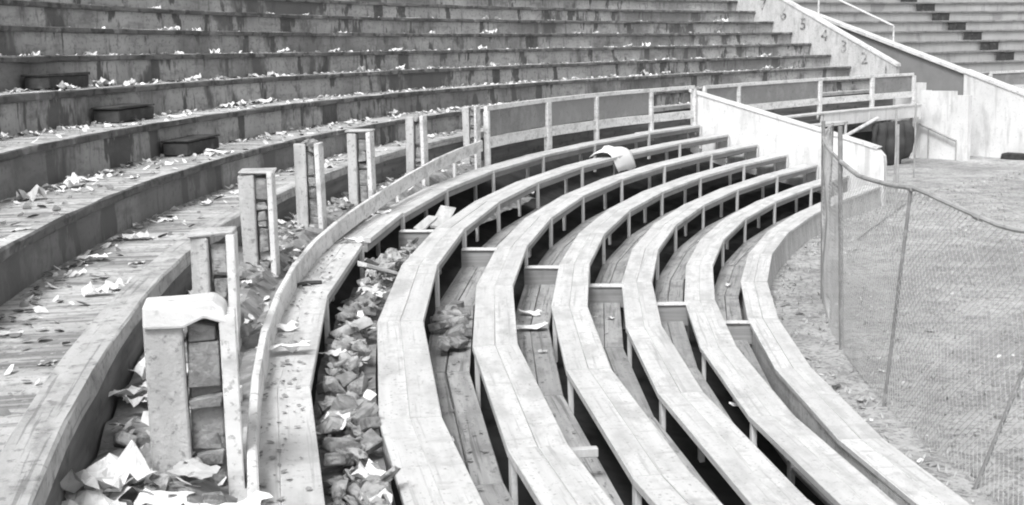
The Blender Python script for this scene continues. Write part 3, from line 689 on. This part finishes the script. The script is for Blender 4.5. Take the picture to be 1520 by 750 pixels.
# dark things on the field
CLOD = [hull(40+i, .12, .08, .035) for i in range(3)]
for m_ in CLOD: m_.materials.append(M['dirt'])
for (s, d, sc_, lab) in ((18.6, 6.9, .9, 'dark clod on the field just right of the tall fence post'), (18.4, 8.7, 1.0, 'dark clod on the field in the middle of the chain link mesh'), (15.3, 7.1, 1.2, 'dark clod on the field between the two leaning posts'), (21.5, 5.4, .7, 'dark clod on the field left of the tall fence post')):
    q = P(s, d, 0); put('clod', random.choice(CLOD), s, d, ground_z(q.x, q.y)+.015, lab, 'clod', 'clods on the field', rot=(0, .1, random.uniform(-.4, .4)), sc_=sc_)
o = MB().box(P(49.2, 2.95, ZF+.1), .42, .2, .1, head(49.2), ch=.03, jit=.02).build('dark_box', M['darkwood']); tag(o, 'flat black box lying at the foot of the far white wall', 'box')
for (s, d, r) in ((14.6, 5.45, .05), (15.2, 5.3, .06), (19.8, 5.3, .06), (22.5, 5.25, .07), (12.9, 5.25, .11), (10.95, 5.3, .12), (10.4, 5.35, .11), (16.9, 5.2, .08)):
    q = P(s, d, 0); put('concrete_chunk', random.choice(CHUNK), s, d, ground_z(q.x, q.y)+.03, 'grey stone lying on the field along the kerb', 'stone', 'stones along the field kerb', sc_=r*9)

# stuff: grit, leaf litter, stubble
def flakes(name, label, cat, mat, pts, lo, hi, up=.25):
    mb = MB()
    for p in pts:
        r = random.uniform(lo, hi); a = random.uniform(0, 6.28)
        n = random.choice((5, 6, 7)); b0 = len(mb.v)
        tx, ty = random.uniform(-up, up), random.uniform(-up, up)
        for i in range(n):
            q = a+6.28*i/n; x, y = math.cos(q)*r*random.uniform(.45, 1.15), math.sin(q)*r*random.uniform(.45, 1.15)
            mb.v.append(p+Vector((x, y, max(.002, .006+x*tx+y*ty+r*.25))))
        top = len(mb.v); mb.v.append(p+Vector((0, 0, r*random.uniform(.3, .6))))
        for i in range(n): mb.face((b0+i, b0+(i+1) % n, top))
    return tag(mb.build(name, mat, fix=False), label, cat, kind='stuff')
pts = []
for k, n in ((1, 1100), (2, 1500), (3, 1300), (4, 1000), (5, 800), (6, 600), (7, 400)):
    for i in range(n):
        s = xs(6, 46, 1.2); dn, df = tier_d(k)-.05, tier_d(k+1)-.03
        d = df+abs(random.gauss(0, .12)) if random.random() < .6 else random.uniform(df, dn)
        if k == 1 and d > dn-.1: continue
        pts.append(P(s, min(d, dn), tier_z(k)-(.022 if k == 1 else .008)))
random.shuffle(pts)
flakes('litter', 'pale paper bits and grit scattered over the terrace treads', 'litter', M['paper'], pts[:2600], .012, .05, .9)
flakes('litter', 'dark leaf litter and grit scattered over the terrace treads', 'litter', M['dirt'], pts[2600:], .012, .05, .5)
pts = []
for i in range(1500):
    s = xs(5.5, 24, 1.3)
    if random.random() < .5: pts.append(P(s, random.uniform(.4, .72), bed_z(s)+random.uniform(.03, .1)))
    else:
        d = random.uniform(-.58, -.02); pts.append(P(s, d, trench_z(s, d)+random.uniform(.0, .06)))
flakes('litter', 'small rubble crumbs in the gaps either side of the broken bench', 'rubble', M['rubble'], pts[:900], .012, .05, .8)
flakes('litter', 'torn paper and leaves mixed through the rubble in the gaps either side of the broken bench', 'litter', M['paper'], pts[900:1200], .02, .06, 1.0)
flakes('litter', 'dark dead leaves and dirt lumps in the gaps either side of the broken bench', 'litter', M['dirt'], pts[1200:1300], .02, .05, 1.0)
pts = []
for i in range(900):
    k = random.choice((0, 0, 1, 1, 2, 2, 3, 4, 5)); s = xs(6, 30, 1.3)
    if k == 0: pts.append(P(s, random.uniform(.03, .33), .0) if s < 14 else P(random.uniform(6, 14), random.uniform(.05, .32), 0))
    else: pts.append(P(s, k*DR+random.uniform(.40, .70), -k*DZ-.425))
flakes('litter', 'crumbs of dirt on the footboards and the broken bench', 'dirt', M['dirt'], pts, .008, .025, .4)
mb = MB()
for i in range(5200):
    s = xs(8, 45, 1.05); d = 4.95+(random.random()**1.5)*11; q = P(s, d, 0); q.z = ground_z(q.x, q.y)
    r = random.uniform(.008, .02); hh = random.uniform(.02, .07); a = random.uniform(0, 6.28)
    for j in range(2):
        a += 1.9; b0 = len(mb.v); t = Vector((math.cos(a), math.sin(a), 0))
        mb.v += [q-t*r, q+t*r, q+Vector((random.uniform(-.05, .05), random.uniform(-.05, .05), hh))]; mb.face((b0, b0+1, b0+2))
tag(mb.build('stubble', M['tuft'], fix=False), 'sparse dry grass stubble on the field', 'grass', kind='stuff')
pts = []
for i in range(1600):
    s = xs(8, 45, 1.1); d = 4.95+(random.random()**1.6)*11; q = P(s, d, 0); q.z = ground_z(q.x, q.y); pts.append(q)
flakes('pebbles', 'pale pebbles and grit scattered over the field', 'pebbles', M['rubble'], pts[:900], .015, .05, .3)
flakes('litter', 'tiny white litter specks scattered over the field', 'litter', M['paper'], pts[900:1300], .012, .035, .5)
flakes('litter', 'dark leaves and dirt lumps scattered over the field', 'litter', M['dirt'], pts[1300:], .015, .05, .4)

# ------------------------------------------------------------------ camera
cam = bpy.data.cameras.new('camera'); co = bpy.data.objects.new('camera', cam); COL.objects.link(co)
cam.sensor_width = 36; cam.lens = 36*1923.3/1520; cam.clip_start = .05; cam.clip_end = 2000
pit, rol = .153429, -.0216456
fw = Vector((0, math.cos(pit), -math.sin(pit))); up = Vector((0, math.sin(pit), math.cos(pit))); rt = Vector((1, 0, 0))
Rv = rt*math.cos(rol)+up*math.sin(rol); Uv = -rt*math.sin(rol)+up*math.cos(rol)
mt = Matrix((Rv, Uv, -fw)).transposed().to_4x4(); mt.translation = (0, 0, 1.869); co.matrix_world = mt
sc.camera = co

# ------------------------------------------------------------------ light: bright overcast, black and white
EL, AZ = math.radians(52), math.radians(200)      # sun behind the camera, a little to the left
w = bpy.data.worlds.new('World'); sc.world = w; w.use_nodes = True
nt = w.node_tree; bg = nt.nodes['Background']; sky = nt.nodes.new('ShaderNodeTexSky'); sky.sky_type = 'NISHITA'; sky.sun_disc = False
sky.sun_elevation = EL; sky.sun_rotation = AZ; sky.air_density = 1; sky.dust_density = 3
bw = nt.nodes.new('ShaderNodeRGBToBW'); nt.links.new(sky.outputs[0], bw.inputs[0]); nt.links.new(bw.outputs[0], bg.inputs['Color']); bg.inputs['Strength'].default_value = .15
sun = bpy.data.lights.new('sun', 'SUN'); so = bpy.data.objects.new('sun', sun); COL.objects.link(so); sun.energy = 1.5; sun.angle = math.radians(16)
dirv = Vector((math.sin(AZ)*math.cos(EL), math.cos(AZ)*math.cos(EL), math.sin(EL)))
so.rotation_euler = dirv.to_track_quat('Z', 'Y').to_euler(); so.location = (0, -10, 20)
vs = sc.view_settings; vs.view_transform = 'Standard'; vs.look = 'None'; vs.exposure = .80; vs.gamma = 1; vs.use_curve_mapping = False
sc.cycles.max_bounces = 5; sc.cycles.filter_width = 2.0
print('papers', NPAP)
